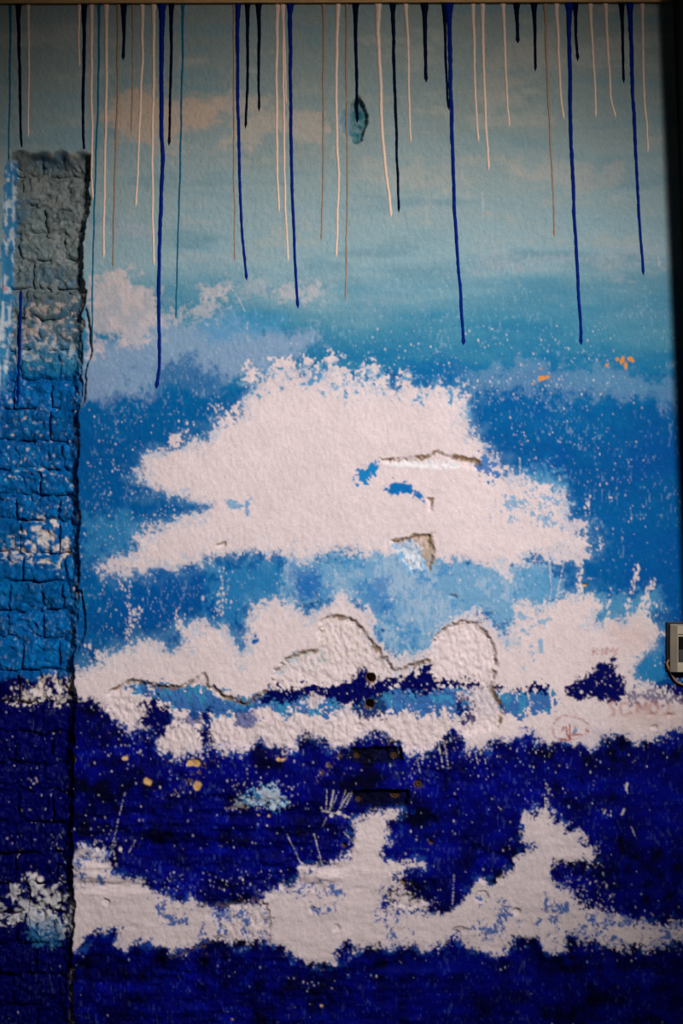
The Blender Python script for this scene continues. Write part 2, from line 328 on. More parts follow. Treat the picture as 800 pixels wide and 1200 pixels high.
# broken left lip of the recess, its paint brightened to cyan and white as a lit edge
lip = ss(7.5, 4.5, np.abs(U - left_e - 2.5) + 1.5 * N5) * ss(184, 192, V) * ss(470, 440, V)
put((40, 130, 180), lip * 0.9)
put((206, 216, 222), lip * ss(0.0, 0.5, BR + 0.6 * N5) * 0.9)
put((190, 120, 120), lip * ss(1.3, 1.5, N12b + 0.4 * N5) * 0.8)

# --- stamps: spatter, strokes, writing
def stamp_line(pts, r, color, a=1.0, jitter=0.0, gaps=0.0, seed=0):
    rng = random.Random(seed)
    col = lin(color)
    for (x0, y0), (x1, y1) in zip(pts[:-1], pts[1:]):
        n = max(1, int(math.hypot(x1 - x0, y1 - y0) / 0.6))
        for i in range(n + 1):
            if rng.random() < gaps: continue
            t = i / n
            stamp(x0 + (x1 - x0) * t + rng.uniform(-jitter, jitter), y0 + (y1 - y0) * t + rng.uniform(-jitter, jitter), r, col, a)
def stamp(x, y, r, col, a=1.0, ry=None):
    ry = ry or r
    cx, cy = x + M, y + M
    k = int(max(r, ry) + 2)
    x0, x1, y0, y1 = int(cx) - k, int(cx) + k + 2, int(cy) - k, int(cy) + k + 2
    if x0 < 0 or y0 < 0 or x1 > W or y1 > H: return
    yy, xx = np.mgrid[y0:y1, x0:x1]
    d = (1 - np.sqrt(((xx - cx) / r) ** 2 + ((yy - cy) / ry) ** 2)) * min(r, ry)
    al = (np.clip(d + 0.5, 0, 1) * a)[..., None]
    C[y0:y1, x0:x1] = C[y0:y1, x0:x1] * (1 - al) + col * al

rs = random.Random(7)
wl = lin((224, 212, 214)); pl = lin((170, 200, 222))
dens = np.clip(ss(-70, -4, ds) * (ds < 2) * 0.9 + ss(-60, -4, dw) * (dw < 2) * 0.9 + ss(-45, -3, df) * (df < 2) * 0.42 + 0.06 * (V > 430) * (V < 860) + 0.025 * (V > 860), 0, 1)
dens = dens * (0.35 + 0.65 * ss(-0.2, 0.8, N80 + 0.4 * N30b))
n_s = 0
for _ in range(20000):
    x, y = rs.uniform(-20, 820), rs.uniform(400, 1220)
    if rs.random() < dens[int(y) + M, int(x) + M] * 0.62:
        r = 0.36 + 0.6 * rs.random() ** 3 + (0.9 if rs.random() < 0.015 else 0)
        stamp(x, y, r, wl if rs.random() < 0.75 else pl, 0.55 + 0.4 * rs.random(), r * rs.uniform(1, 1.8))
# dense foam spatter
for (bx0, by0, bx1, by1, n) in [(100, 480, 240, 640, 180), (600, 440, 760, 640, 160), (180, 1020, 340, 1080, 170), (90, 985, 135, 1010, 50), (330, 780, 640, 850, 240), (640, 1030, 720, 1080, 130),
                                (90, 870, 420, 1000, 100), (480, 870, 700, 1000, 60), (420, 380, 720, 470, 220), (0, 460, 90, 600, 60), (0, 860, 90, 1030, 60), (270, 915, 345, 950, 110), (120, 660, 220, 770, 70)]:
    for _ in range(n):
        r = 0.36 + 0.7 * rs.random() ** 3
        stamp(rs.uniform(bx0, bx1), rs.uniform(by0, by1), r, wl, 0.5 + 0.5 * rs.random(), r * rs.uniform(1, 1.7))
def spatter(p0, p1, n, r, spread, color=(224, 212, 212)):
    c = lin(color)
    for _ in range(n):
        t = rs.random()
        rr = r * (0.4 + 0.8 * rs.random() ** 2)
        stamp(p0[0] + (p1[0] - p0[0]) * t + rs.gauss(0, spread), p0[1] + (p1[1] - p0[1]) * t + rs.gauss(0, spread), rr, c, 0.9, rr * 1.5)
spatter((152, 676), (150, 768), 36, 1.2, 1.6); spatter((150, 700), (165, 745), 16, 1.4, 3.5); spatter((160, 715), (150, 765), 18, 1.3, 2)
spatter((205, 712), (216, 765), 34, 1.1, 1.4); spatter((262, 690), (252, 722), 30, 1.0, 2.5); spatter((293, 715), (285, 768), 40, 1.0, 1.2)
spatter((261, 665), (262, 740), 40, 1.0, 4); spatter((108, 760), (150, 790), 70, 1.7, 6); spatter((160, 750), (196, 790), 60, 1.5, 7)
spatter((748, 664), (734, 712), 40, 1.5, 1.6); spatter((768, 676), (744, 722), 50, 1.7, 1.8); spatter((682, 660), (676, 690), 24, 1.2, 1.4)
spatter((678, 672), (683, 700), 20, 1.2, 1.0); spatter((712, 702), (710, 740), 34, 1.6, 1.6); spatter((762, 705), (752, 730), 40, 1.6, 5)
spatter((690, 580), (684, 630), 26, 1.1, 2); spatter((740, 720), (768, 742), 70, 1.6, 6); spatter((745, 800), (790, 815), 90, 1.5, 5)
spatter((250, 468), (262, 500), 26, 1.0, 4); spatter((215, 505), (240, 525), 40, 1.2, 6); spatter((130, 670), (146, 692), 12, 1.1, 1)
spatter((735, 930), (733, 915), 5, 1.3, 1); spatter((722, 958), (708, 950), 4, 1.2, 2); spatter((640, 918), (640, 950), 24, 0.9, 2.5)
spatter((110, 1000), (120, 1012), 30, 1.7, 6); spatter((15, 810), (70, 815), 50, 1.3, 6); spatter((40, 905), (34, 925), 8, 1.0, 4)
wc = (222, 212, 214)
for k, (p, r, g) in enumerate([([(643, 655), (646, 690), (643, 708)], .8, .3), ([(661, 658), (654, 690), (650, 706)], .8, .25), ([(609, 536), (609, 565)], .7, .2), ([(152, 672), (150, 765)], .6, .45),
                  ([(150, 748), (104, 775)], .5, .4), ([(134, 672), (146, 690)], .6, .4), ([(146, 930), (128, 1005)], .55, .3), ([(158, 985), (150, 1000)], .6, .2), ([(336, 978), (354, 1016)], .7, .3),
                  ([(367, 975), (378, 1016)], .7, .3), ([(512, 862), (519, 900)], .9, .2), ([(520, 868), (526, 902)], .7, .3), ([(556, 880), (560, 895)], .6, .3), ([(488, 888), (492, 905)], .6, .3),
                  ([(739, 968), (745, 984)], .6, .1), ([(728, 955), (731, 948)], 1.1, 0), ([(733, 925), (735, 918)], 1.2, 0), ([(710, 948), (707, 954)], .9, 0), ([(530, 1060), (532, 1024)], .6, .3),
                  ([(518, 700), (516, 722)], .6, .3), ([(510, 702), (512, 726)], .5, .4), ([(420, 700), (446, 730)], .5, .5), ([(470, 690), (500, 715)], .5, .6), ([(398, 926), (378, 968)], .5, .3),
                  ([(383, 926), (382, 952)], .6, .2), ([(391, 926), (386, 950)], .9, .1), ([(409, 930), (396, 950)], .7, .15), ([(405, 926), (398, 948)], .5, .2), ([(413, 928), (404, 946)], .6, .1), ([(377, 950), (410, 958)], 1.1, .2),
                  ([(402, 975), (412, 985)], .9, .3), ([(290, 378), (289, 386)], .8, 0), ([(268, 334), (280, 350), (287, 366)], .5, .2), ([(565, 226), (566, 254)], .6, .2), ([(771, 300), (772, 312)], .5, .1),
                  ([(604, 806), (606, 824)], .9, .3), ([(618, 812), (622, 828)], 1.0, .3)]):
    stamp_line(p, r * 0.85, wc, 0.7, 0.5, min(0.75, g + 0.25), 100 + k)
for (x, y, r) in [(626, 808, 2.2), (681, 811, 2.0), (619, 815, 1.4), (388, 956, 2.4), (397, 953, 3.0), (384, 951, 1.8), (404, 957, 2.0), (46, 1034, 4), (39, 1030, 3)]:
    stamp(x, y, r, wl, 0.9)
# fine paler flecks where the brush skipped over the plaster grain
blue_zone = 1 - np.clip(np.maximum(np.maximum(spl, wv), fm), 0, 1)
put((176, 204, 220), ss(0.75, 1.6, NV + 0.3 * N30) * blue_zone * (0.20 * ss(210, 330, V) * ss(820, 780, V) + 0.05))
put((0, 60, 120), ss(0.8, 1.7, NV2 + 0.3 * N30b) * blue_zone * 0.35 * ss(430, 480, V) * ss(820, 780, V))
put((110, 120, 120), ss(0.9, 1.7, NV2) * 0.28 * ss(420, 360, V))
put((30, 70, 190), ss(1.0, 1.8, NV + 0.4 * N12b) * blue_zone * 0.30 * ss(830, 860, V))
# grey-white grain flecks over the sky
for _ in range(900):
    x, y = rs.uniform(100, 800), rs.uniform(250, 470)
    stamp(x, y, 0.4 + 0.5 * rs.random(), lin((196, 206, 212)), 0.45 * rs.random())
# rusty flecks and orange paint
oc = (232, 146, 30)
for (x, y, r, ry) in [(711, 428, 1.8, 2), (723, 421, 2.2, 2.4), (729.5, 421, 2, 3.8), (727.5, 424, 1.8, 3), (733, 428.5, 2, 4.6), (738, 420.5, 3.4, 2.6), (741, 423, 2.2, 1.6), (635, 443, 4.5, 2.6), (641, 442, 2.4, 2),
                      (632, 446, 1.4, 1.4), (624, 450, 1.2, 1.2), (633, 432, 1.1, 1.1)]:
    stamp(x, y, r, lin(oc), 0.92, ry)
RED = (166, 84, 74)
def scrawl(strokes, r, a, gaps=0.12, seed=5):
    for k, st in enumerate(strokes):
        stamp_line(st, r, RED, a, 0.8, gaps, seed + k)
scrawl([[(695, 759), (694, 768)], [(695, 764), (700, 760)], [(695, 763), (701, 767)], [(705, 760), (705, 767), (709, 766), (710, 762), (706, 760)], [(711, 767), (711, 759), (715, 764), (718, 759), (719, 766)], [(725, 760), (722, 761), (721, 766), (725, 767)]], 1.3, 0.13, 0.15, 50)
scrawl([[(720, 822), (715, 823), (715, 828), (719, 832), (719, 838), (714, 839)], [(735, 824), (728, 824), (726, 830), (728, 837), (733, 838), (740, 835)],
        [(746, 836), (747, 824), (752, 832), (757, 823), (757, 836)], [(764, 823), (760, 829), (763, 836), (769, 836), (771, 829), (768, 823), (764, 823)], [(783, 823), (783, 836)], [(777, 837), (791, 836)]], 2.2, 0.085, 0.2, 60)
scrawl([[(666, 838), (658, 839), (651, 844), (647, 851), (648, 858), (650, 864), (657, 867), (666, 868), (676, 866), (684, 861), (690, 856), (689, 849), (683, 843), (674, 841), (666, 839)]], 1.0, 0.3, 0.4, 80)
scrawl([[(660, 852), (659, 856)], [(663, 850), (664, 860), (668, 866)], [(667, 849), (668, 868)], [(673, 852), (677, 851)], [(671, 862), (680, 860)], [(686, 855), (690, 858)], [(655, 866), (664, 867)]], 1.1, 0.5, 0.2, 90)
stamp(674, 856, 2.6, lin((90, 140, 190)), 0.8); stamp(672, 859, 2, lin((30, 40, 90)), 0.6)
put((206, 158, 138), dab([(715, 728), (760, 732), (768, 752), (735, 760), (712, 750)], 6, 4, 2, 14) * 0.22)
put((206, 162, 142), dab([(740, 828), (800, 826), (800, 850), (720, 846)], 6, 4, 2, 14) * 0.25 * wv)

# --- relief: depth below the wall face, in millimetres
G2 = noise(3.6, 61, 2, sx=0.9, sy=1.4, gain=0.5); G7 = noise(9, 62, 2); G20 = noise(24, 63, 3)
DEPTH = 0.42 * G2 + 0.10 * G7 + 0.20 * G20
DEPTH += ss(860, 900, V) * (0.25 * G7 + 0.6 * noise(14, 64, 3, sx=2.6, sy=0.7))
BROWN = []
def chip(poly, depth, rough=0.8, jag=1.2, brown=0.8, slope=1.0, add=True):
    global DEPTH
    d = sdf(poly, 2) + jag * (N5b + 0.5 * N2)
    a = ss(-slope, slope, d)
    DEPTH = DEPTH + a * (depth + rough * (0.75 * G2 + 0.45 * G7 + 0.3 * N12))
    if brown:
        BROWN.append((d, brown))
    return a
wave_chip = [(128, 812), (134, 806), (155, 797), (172, 800), (189, 805), (211, 804), (228, 796), (238, 789), (246, 804), (264, 815), (290, 824), (305, 812), (318, 802), (324, 784),
             (342, 767), (372, 760), (376, 728), (388, 720), (402, 722), (416, 727), (425, 737), (432, 748), (440, 756), (451, 771), (462, 786), (481, 779), (504, 771), (506, 752), (522, 734),
             (541, 728), (560, 730), (571, 742), (579, 757), (582, 779), (577, 797), (580, 814), (590, 831), (588, 846), (575, 856), (540, 862), (500, 880), (440, 872), (400, 884), (369, 917),
             (354, 896), (320, 887), (286, 873), (262, 880), (240, 900), (200, 938), (183, 936), (181, 917), (166, 899), (140, 884), (125, 850)]
chip(wave_chip, 8.0, 1.3, 1.2, 0.9, 2.6)
chip([(92, 940), (180, 936), (240, 930), (330, 936), (412, 950), (414, 1000), (376, 1014), (345, 1036), (310, 1056), (258, 1070), (236, 1052), (186, 1040), (168, 1012), (116, 996), (92, 990)], 3.6, 1.0, 1.6, 0, 2.2)
ridge = ss(925, 950, V) * ss(1060, 1030, V) * ss(84, 100, U) * ss(430, 380, U) + 0.6 * ss(1115, 1130, V) * ss(84, 100, U) * ss(620, 400, U)
DEPTH += ridge * 4.2 * noise(15, 65, 3, sx=2.4, sy=0.7)
chip([(246, 1062), (300, 1052), (312, 1060), (318, 1078), (316, 1106), (258, 1120), (200, 1124), (262, 1096)], 4.0, 1.6, 1.4, 0.35, 1.6)
chip([(96, 1120), (300, 1124), (330, 1126), (372, 1146), (410, 1160), (400, 1230), (96, 1230)], 3.0, 1.6, 1.6, 0, 2.0)
chip([(457, 634), (470, 631), (480, 629), (492, 625), (503, 626), (507, 640), (507, 656), (504, 668), (490, 664), (482, 670), (470, 656), (464, 642)], 7.0, 1.8, 1.0, 1.0, 2.2)
chip([(446, 539), (470, 537), (490, 535), (505, 533), (512, 527), (520, 533), (540, 535), (556, 537), (566, 546), (560, 551), (540, 547), (510, 548), (480, 545), (455, 544)], 5.0, 1.0, 0.9, 1.0, 1.8)
chip([(501, 584), (507, 584), (506, 598), (502, 599)], 4, 0.6, 0.5, 0.8, 0.8)
chip([(252, 640), (264, 635), (264, 640), (256, 642)], 4, 0.5, 0.5, 0.6, 0.8)
chip([(525, 696), (534, 697), (536, 702), (528, 701)], 5, 0.5, 0.4, 0.3, 0.8)
chip([(396, 140), (402, 122), (412, 116), (418, 110), (426, 122), (430, 142), (426, 158), (420, 168), (410, 166), (400, 158)], 3, 1.2, 0.9, 0, 2.0)
hol = chip([(411, 122), (417, 114), (424, 120), (430, 134), (428, 148), (425, 156), (424, 164), (416, 168), (412, 160), (409, 145)], 13, 1.4, 0.9, 0, 2.0)
put((38, 112, 122), hol * (0.75 + 0.2 * N5)); put((90, 140, 170), chip([(398, 138), (406, 124), (411, 130), (411, 160), (402, 156)], 0, 0, 1, 0, 1.5) * 0.6)
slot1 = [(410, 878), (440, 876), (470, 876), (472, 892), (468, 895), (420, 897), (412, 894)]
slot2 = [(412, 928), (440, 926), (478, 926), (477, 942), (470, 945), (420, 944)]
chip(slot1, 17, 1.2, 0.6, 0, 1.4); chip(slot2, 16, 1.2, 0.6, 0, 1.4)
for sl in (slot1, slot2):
    put((8, 9, 26), dab(sl, 1, 1.5, 1, 1.5) * 0.85)  # unpainted old slots, with their inner shade put into the colour
chip([(482, 898), (520, 904), (560, 898), (584, 900), (584, 914), (572, 922), (530, 918), (500, 924), (484, 916)], 3, 1.0, 1.0, 0, 1.6)
for (x, y, rx, ry, dp) in [(578, 1018, 24, 20, 5), (659, 1021, 15, 12, 4), (614, 1124, 20, 26, 4), (529, 942, 9, 9, 6), (675, 918, 8, 7, 6), (556, 994, 6, 6, 5), (543, 983, 4, 4, 4), (505, 960, 5, 4, 5),
                           (564, 1051, 8, 7, 5), (605, 1068, 5, 4, 6), (540, 1090, 10, 5, 5), (535, 1096, 6, 5, 4), (502, 1045, 10, 14, 4), (480, 1056, 18, 8, 4), (124, 1057, 4, 4, 6), (366, 1066, 4, 3.5, 6), (394, 1088, 4, 5, 5),
                           (422, 853, 6, 5, 4), (720, 1105, 5, 4, 3), (116, 878, 3, 3, 5), (766, 852, 4, 2.5, 4), (762, 838, 4, 2.5, 3), (785, 838, 5, 2, 3), (684, 686, 3, 2.5, 4), (730, 876, 8, 5, 3)]:
    e = (1 - np.sqrt(((U - x) / rx) ** 2 + ((V - y) / ry) ** 2)) * min(rx, ry)
    DEPTH += ss(-1.0, 1.6, e + 0.8 * N5) * (dp + G7)
for (x, y, r) in [(434.5, 795, 5.0), (433, 826, 4.6)]:
    e = r - np.sqrt((U - x) ** 2 + ((V - y) * 0.9) ** 2) + 0.4 * N5
    DEPTH += ss(-0.8, 0.8, e) * 32
    put((120, 92, 60), ss(-2.0, 0.0, e) * 0.8); 
for (x, y, r) in [(418, 886, 3.2), (462, 886, 3.6), (463, 931, 4.6), (420, 937, 3.0), (490, 919, 4.6), (505, 987, 2.0), (403, 991, 2.6), (472, 1034, 3.2)]:
    e = r - np.sqrt((U - x) ** 2 + (V - y) ** 2)
    DEPTH += ss(-0.8, 0.8, e) * 9
    put((104, 72, 34), ss(-1.2, 0.6, e + 0.5 * N5) * 0.85)
for (x, y, r, ry) in [(227, 895, 8.5, 4), (173, 916, 4.4, 4.6), (231, 921, 5.2, 5), (146, 889, 3.4, 1.6), (330, 890, 4, 1.4), (303, 956, 1.8, 1.8), (315, 956, 1.8, 1.8), (480, 995, 0.1, .1), (86, 890, 1.8, 3), (273, 1196, 3, 2), (376, 1180, 2, 1.6), (684, 686, 2.6, 2.2)]:
    e = (1 - np.sqrt(((U - x) / r) ** 2 + ((V - y) / ry) ** 2)) * min(r, ry) + 0.9 * N5
    DEPTH += ss(-0.8, 0.8, e) * 3.0
    put((214, 170, 112), ss(-0.7, 0.7, e))
# bare plaster showing on the broken edges that face down and left
for d, b in BROWN:
    gy, gx = np.gradient(d)
    face = ss(-0.2, 0.6, gy - 0.7 * gx)
    put((150, 122, 96), ss(-2.6, -0.8, d) * ss(5.4, 3.0, d + 1.5 * N5) * face * b * ss(-0.9, 0.1, N12b + 0.6 * N5))
put((120, 168, 206), speckle(ss(-9, 9, sdf([(455, 636), (480, 634), (500, 648), (498, 668), (480, 672), (466, 652)]) + 4 * N12b)) * 0.85)
put((226, 226, 230), speckle(ss(-9, 12, sdf([(464, 646), (486, 640), (500, 660), (482, 670)]) + 4 * N5)) * 0.8)
put((178, 152, 126), dab([(486, 632), (494, 626), (506, 628), (507, 660), (503, 664), (496, 646)], 2, 3, 2, 2) * 0.7)
put((230, 232, 236), dab([(452, 541), (500, 540), (536, 541), (538, 549), (500, 549), (460, 546)], 1, 2, 1.5, 1.5) * 0.7)
put((168, 186, 200), dab([(326, 786), (342, 768), (374, 762), (384, 772), (360, 782)], 3, 4, 3, 3) * ss(-0.2, 0.7, N5 + 0.4 * N1) * 0.7)
put((208, 196, 180), ss(-1, 1, sdf([(352, 770), (376, 730), (400, 726), (424, 742), (446, 772), (440, 784), (400, 780), (380, 790), (350, 786)]) + 3 * N12) * ss(0.1, 0.9, N5 + 0.5 * BR) * 0.5)

# recess with the bare bricks: mortar bed 34 mm down, sloping broken plaster at two spots of its right lip
lens1 = sdf([(96, 368), (101, 358), (106, 385), (108, 412), (101, 432), (100, 468), (95, 476), (92, 430)], 2) + 0.6 * N5
lens2 = sdf([(89, 690), (95, 692), (99, 712), (101, 736), (96, 752), (88, 768)], 2) + 0.6 * N5
rr_ = right_e - U + 1.0 * N5b
ramp_w = np.interp(V, [0, 420, 450, 1300], [9, 9, 14, 14])
rec_a = np.minimum(0.26 * ss(-0.9, 1.0, right_e - U) + 0.74 * np.clip(rr_ / ramp_w, 0, 1) ** 0.9, np.minimum(ss(-1.0, 9.0, U - left_e), ss(-3.0, 19.0, V - top_e + 1.2 * N12b)))
MORTAR = 37 + 1.6 * G7 + 1.2 * G2 + 1.8 * N12b - 8.5 * ss(0.0, 0.7, N12 * 0.8 + 0.6 * N30b + 0.35 * ss(460, 420, V) - 0.1)
DEPTH = DEPTH * (1 - rec_a) + MORTAR * rec_a
for L_ in (lens1, lens2):
    a = ss(-0.9, 0.9, L_) * (1 - rec_a)
    DEPTH = DEPTH + a * (9 + 1.2 * G7)
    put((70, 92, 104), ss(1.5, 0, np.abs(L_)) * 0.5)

# bricks: (v0, v1, [head joints u]) for every course seen in the recess
BRICKS = []
beds = [180, 206, 240, 272, 304, 338, 373, 411, 445, 478, 518, 552, 582, 612, 650, 683, 717, 750, 788, 825, 862, 898, 931, 968, 1004, 1040, 1076, 1112, 1148, 1184, 1220, 1262]
heads = [[48], [22, 78], [50], [20, 72], [36], [26, 80], [18, 60], [20, 66], [12, 58], [56], [14, 70], [44], [16, 64], [20, 66], [24, 74], [8, 46, 70], [5, 48], [22, 66], [20, 62], [46], [14, 58], [32, 72], [18, 60], [44],
         [14, 64], [30, 68], [16, 58], [38], [12, 66], [40], [18, 60], [44]]
rb = random.Random(11)
SURF = DEPTH.copy()
for i in range(len(beds) - 1):
    v0, v1 = beds[i], beds[i + 1]
    us = [-24] + heads[i % len(heads)] + [112]
    for a, b in zip(us[:-1], us[1:]):
        le = float(np.interp((v0 + v1) / 2, LEDGE_V, LEDGE_U)); re = float(np.interp((v0 + v1) / 2, REDGE_V, REDGE_U))
        a2, b2 = max(a + 0.9, le - 1.0), min(b - 0.9, re + 1.0)
        if b2 - a2 < 7: continue
        BRICKS.append([a2, v0 + rb.uniform(1.6, 2.6), b2, v1 - rb.uniform(1.4, 2.2), rb.uniform(24.5, 30.5), rb.uniform(-.05, .05), rb.uniform(-.08, .08)])
RB = 2.0 * N12 + 1.9 * N5 + 1.3 * G2 + 3.2 * np.abs(noise(20, 75, 2, sx=1.6)) - 1.6 +  1.4 * ss(460, 400, V) * noise(8, 71, 3) + 1.5 * noise(12, 72, 3, sx=2.5, sy=0.8)
WU = 1.1 * noise(16, 73, 2) + 0.4 * N5; WV = 1.1 * noise(16, 74, 2) + 0.4 * N5b
def brick_depth(k, uu, vv_, samp):
    a, v0, b, v1, d0, tx, ty = BRICKS[k]
    mx, my = (a + b) / 2, (v0 + v1) / 2
    ed = np.minimum(np.minimum(uu - a, b - uu) * 1.7 + 0.6, np.minimum(vv_ - v0, v1 - vv_))
    rnd = np.clip(1 - (ed - 1.0) / 5.0, 0, 1.3)
    return d0 + tx * (uu - mx) + ty * (vv_ - my) + samp + 5.0 * rnd * rnd
for k, (a, v0, b, v1, *_r) in enumerate(BRICKS):
    x0, x1, y0, y1 = int(a) + M, int(b) + M + 1, int(v0) + M, int(v1) + M + 1
    SURF[y0:y1, x0:x1] = np.minimum(SURF[y0:y1, x0:x1], brick_depth(k, U[y0:y1, x0:x1], V[y0:y1, x0:x1], RB[y0:y1, x0:x1]))
C = np.clip(C, 0.0008, 0.9)
#CANVAS_END

# ------------------------------------------------------------------ sampling helpers
def reflect(x, lo, hi):
    p = hi - lo
    t = np.mod(x - lo, 2 * p)
    return lo + np.where(t > p, 2 * p - t, t)

def sample(A, u, v, mirror=False):
    """bilinear lookup of a canvas at wall pixels (u, v)"""
    x = u + M; y = v + M
    if mirror:
        x = reflect(x, 0.0, W - 1.01); y = reflect(y, 0.0, H - 1.01)
    x = np.clip(x, 0, W - 1.01); y = np.clip(y, 0, H - 1.01)
    x0 = x.astype(int); y0 = y.astype(int)
    fx = x - x0; fy = y - y0
    if A.ndim == 3: fx = fx[..., None]; fy = fy[..., None]
    return (A[y0, x0] * (1 - fx) + A[y0, x0 + 1] * fx) * (1 - fy) + (A[y0 + 1, x0] * (1 - fx) + A[y0 + 1, x0 + 1] * fx) * fy

# ------------------------------------------------------------------ materials
def new_mat(name):
    m = bpy.data.materials.new(name); m.use_nodes = True
    return m, m.node_tree, m.node_tree.nodes['Principled BSDF']

def node(nt, kind, **kw):
    n = nt.nodes.new(kind)
    for k, v in kw.items():
        if k in n.inputs: n.inputs[k].default_value = v
        else: setattr(n, k, v)
    return n

def painted(name, rough, grain_scale, bump, spec=0.03):
    """paint colour carried by the surface, with procedural grain, gloss variation and fine relief"""
    m, nt, b = new_mat(name)
    at = node(nt, 'ShaderNodeAttribute', attribute_name='paint')
    tc = node(nt, 'ShaderNodeTexCoord')
    n1 = node(nt, 'ShaderNodeTexNoise', Scale=grain_scale, Detail=4.0, Roughness=0.65)
    n2 = node(nt, 'ShaderNodeTexNoise', Scale=grain_scale * 0.22, Detail=3.0)
    nt.links.new(tc.outputs['Object'], n1.inputs['Vector']); nt.links.new(tc.outputs['Object'], n2.inputs['Vector'])
    r1 = node(nt, 'ShaderNodeMapRange'); r1.inputs[1].default_value = 0.25; r1.inputs[2].default_value = 0.75; r1.inputs[3].default_value = 0.86; r1.inputs[4].default_value = 1.12
    nt.links.new(n1.outputs['Fac'], r1.inputs[0])
    mx = node(nt, 'ShaderNodeVectorMath', operation='SCALE')
    nt.links.new(at.outputs['Color'], mx.inputs[0]); nt.links.new(r1.outputs[0], mx.inputs['Scale'])
    nt.links.new(mx.outputs[0], b.inputs['Base Color'])
    r2 = node(nt, 'ShaderNodeMapRange'); r2.inputs[3].default_value = rough - 0.1; r2.inputs[4].default_value = rough + 0.12
    nt.links.new(n2.outputs['Fac'], r2.inputs[0]); nt.links.new(r2.outputs[0], b.inputs['Roughness'])
    b.inputs['Specular IOR Level'].default_value = spec
    bp = node(nt, 'ShaderNodeBump', Strength=bump, Distance=0.0015)
    nt.links.new(n1.outputs['Fac'], bp.inputs['Height']); nt.links.new(bp.outputs[0], b.inputs['Normal'])
    return m

def plain(name, color, rough=0.5, scale=120.0, var=0.15, bump=0.15, spec=0.4, stretch=(1, 1, 1)):
    m, nt, b = new_mat(name)
    tc = node(nt, 'ShaderNodeTexCoord'); mp = node(nt, 'ShaderNodeMapping'); mp.inputs['Scale'].default_value = stretch
    n1 = node(nt, 'ShaderNodeTexNoise', Scale=scale, Detail=4.0)
    nt.links.new(tc.outputs['Object'], mp.inputs[0]); nt.links.new(mp.outputs[0], n1.inputs['Vector'])
    c = lin(color)
    cr = node(nt, 'ShaderNodeValToRGB')
    cr.color_ramp.elements[0].position = 0.3; cr.color_ramp.elements[1].position = 0.7
    cr.color_ramp.elements[0].color = (*(c * (1 - var)), 1); cr.color_ramp.elements[1].color = (*np.minimum(c * (1 + var), 1), 1)
    nt.links.new(n1.outputs['Fac'], cr.inputs[0]); nt.links.new(cr.outputs[0], b.inputs['Base Color'])
    b.inputs['Roughness'].default_value = rough; b.inputs['Specular IOR Level'].default_value = spec
    bp = node(nt, 'ShaderNodeBump', Strength=bump, Distance=0.001)
    nt.links.new(n1.outputs['Fac'], bp.inputs['Height']); nt.links.new(bp.outputs[0], b.inputs['Normal'])
    return m

MAT_WALL = painted('mural_plaster', 0.62, 240.0, 0.6)
MAT_BRICK = painted('painted_brick', 0.5, 170.0, 1.0)
MAT_DRIP = {
    'navy': plain('navy_paint', (2, 12, 40), 0.6, 60, 0.15, 0.05, 0.03),
    'blue': plain('royal_blue_paint', (2, 32, 116), 0.6, 60, 0.15, 0.05, 0.03),
    'cream': plain('cream_pink_paint', (236, 200, 178), 0.42, 60, 0.06, 0.05, 0.2),
    'tan': plain('tan_brown_paint', (150, 118, 92), 0.45, 60, 0.12, 0.05),
    'teal': plain('teal_paint', (10, 96, 128), 0.5, 60, 0.12, 0.05, 0.05)}
MAT_BEAM = plain('ochre_painted_timber', (196, 150, 96), 0.6, 40, 0.2, 0.2, 0.3, (1, 6, 6))
MAT_POST = plain('dark_stained_timber', (22, 20, 16), 0.55, 30, 0.3, 0.3, 0.3, (8, 8, 1))
MAT_CREAM = plain('aged_cream_plastic', (176, 163, 140), 0.45, 25, 0.10, 0.05)
MAT_BLACK = plain('black_plastic', (14, 14, 15), 0.4, 40, 0.2, 0.1)
MAT_CABLE = plain('brown_cable_sheath', (150, 112, 76), 0.5, 80, 0.15, 0.1)
MAT_PLUG = plain('rusty_wall_plug', (66, 44, 20), 0.8, 300, 0.4, 0.4)
MAT_FLOOR = plain('dark_concrete', (60, 60, 62), 0.8, 12, 0.25, 0.3)

# ------------------------------------------------------------------ mesh helpers
def link(name, me, mat, parent=None):
    o = bpy.data.objects.new(name, me); COL.objects.link(o)
    if mat: me.materials.append(mat)
    if parent: o.parent = parent
    return o

def paint_attr(me, cols):
    a = me.attributes.new('paint', 'FLOAT_COLOR', 'POINT')
    rgba = np.ones((len(cols), 4), np.float32); rgba[:, :3] = cols
    a.data.foreach_set('color', rgba.ravel())

def mesh_np(name, verts, quads, smooth=True):
    me = bpy.data.meshes.new(name)
    nq = len(quads)
    me.vertices.add(len(verts)); me.vertices.foreach_set('co', np.ascontiguousarray(verts, np.float32).ravel())
    me.loops.add(nq * 4); me.loops.foreach_set('vertex_index', np.ascontiguousarray(quads, np.int32).ravel())
    me.polygons.add(nq); me.polygons.foreach_set('loop_start', np.arange(0, nq * 4, 4, dtype=np.int32))
    me.update(calc_edges=True); me.validate()
    me.polygons.foreach_set('use_smooth', np.full(len(me.polygons), smooth))
    return me

def grid_quads(nr, nc):
    i = np.arange(nr * nc, dtype=np.int32).reshape(nr, nc)
    return np.stack([i[:-1, :-1], i[1:, :-1], i[1:, 1:], i[:-1, 1:]], -1).reshape(-1, 4)

def bm_box(bm, x0, x1, y0, y1, z0, z1):
    vs = [bm.verts.new((x, y, z)) for x in (x0, x1) for y in (y0, y1) for z in (z0, z1)]
    for f in ((0, 1, 3, 2), (4, 6, 7, 5), (0, 4, 5, 1), (2, 3, 7, 6), (0, 2, 6, 4), (1, 5, 7, 3)):
        bm.faces.new([vs[i] for i in f])

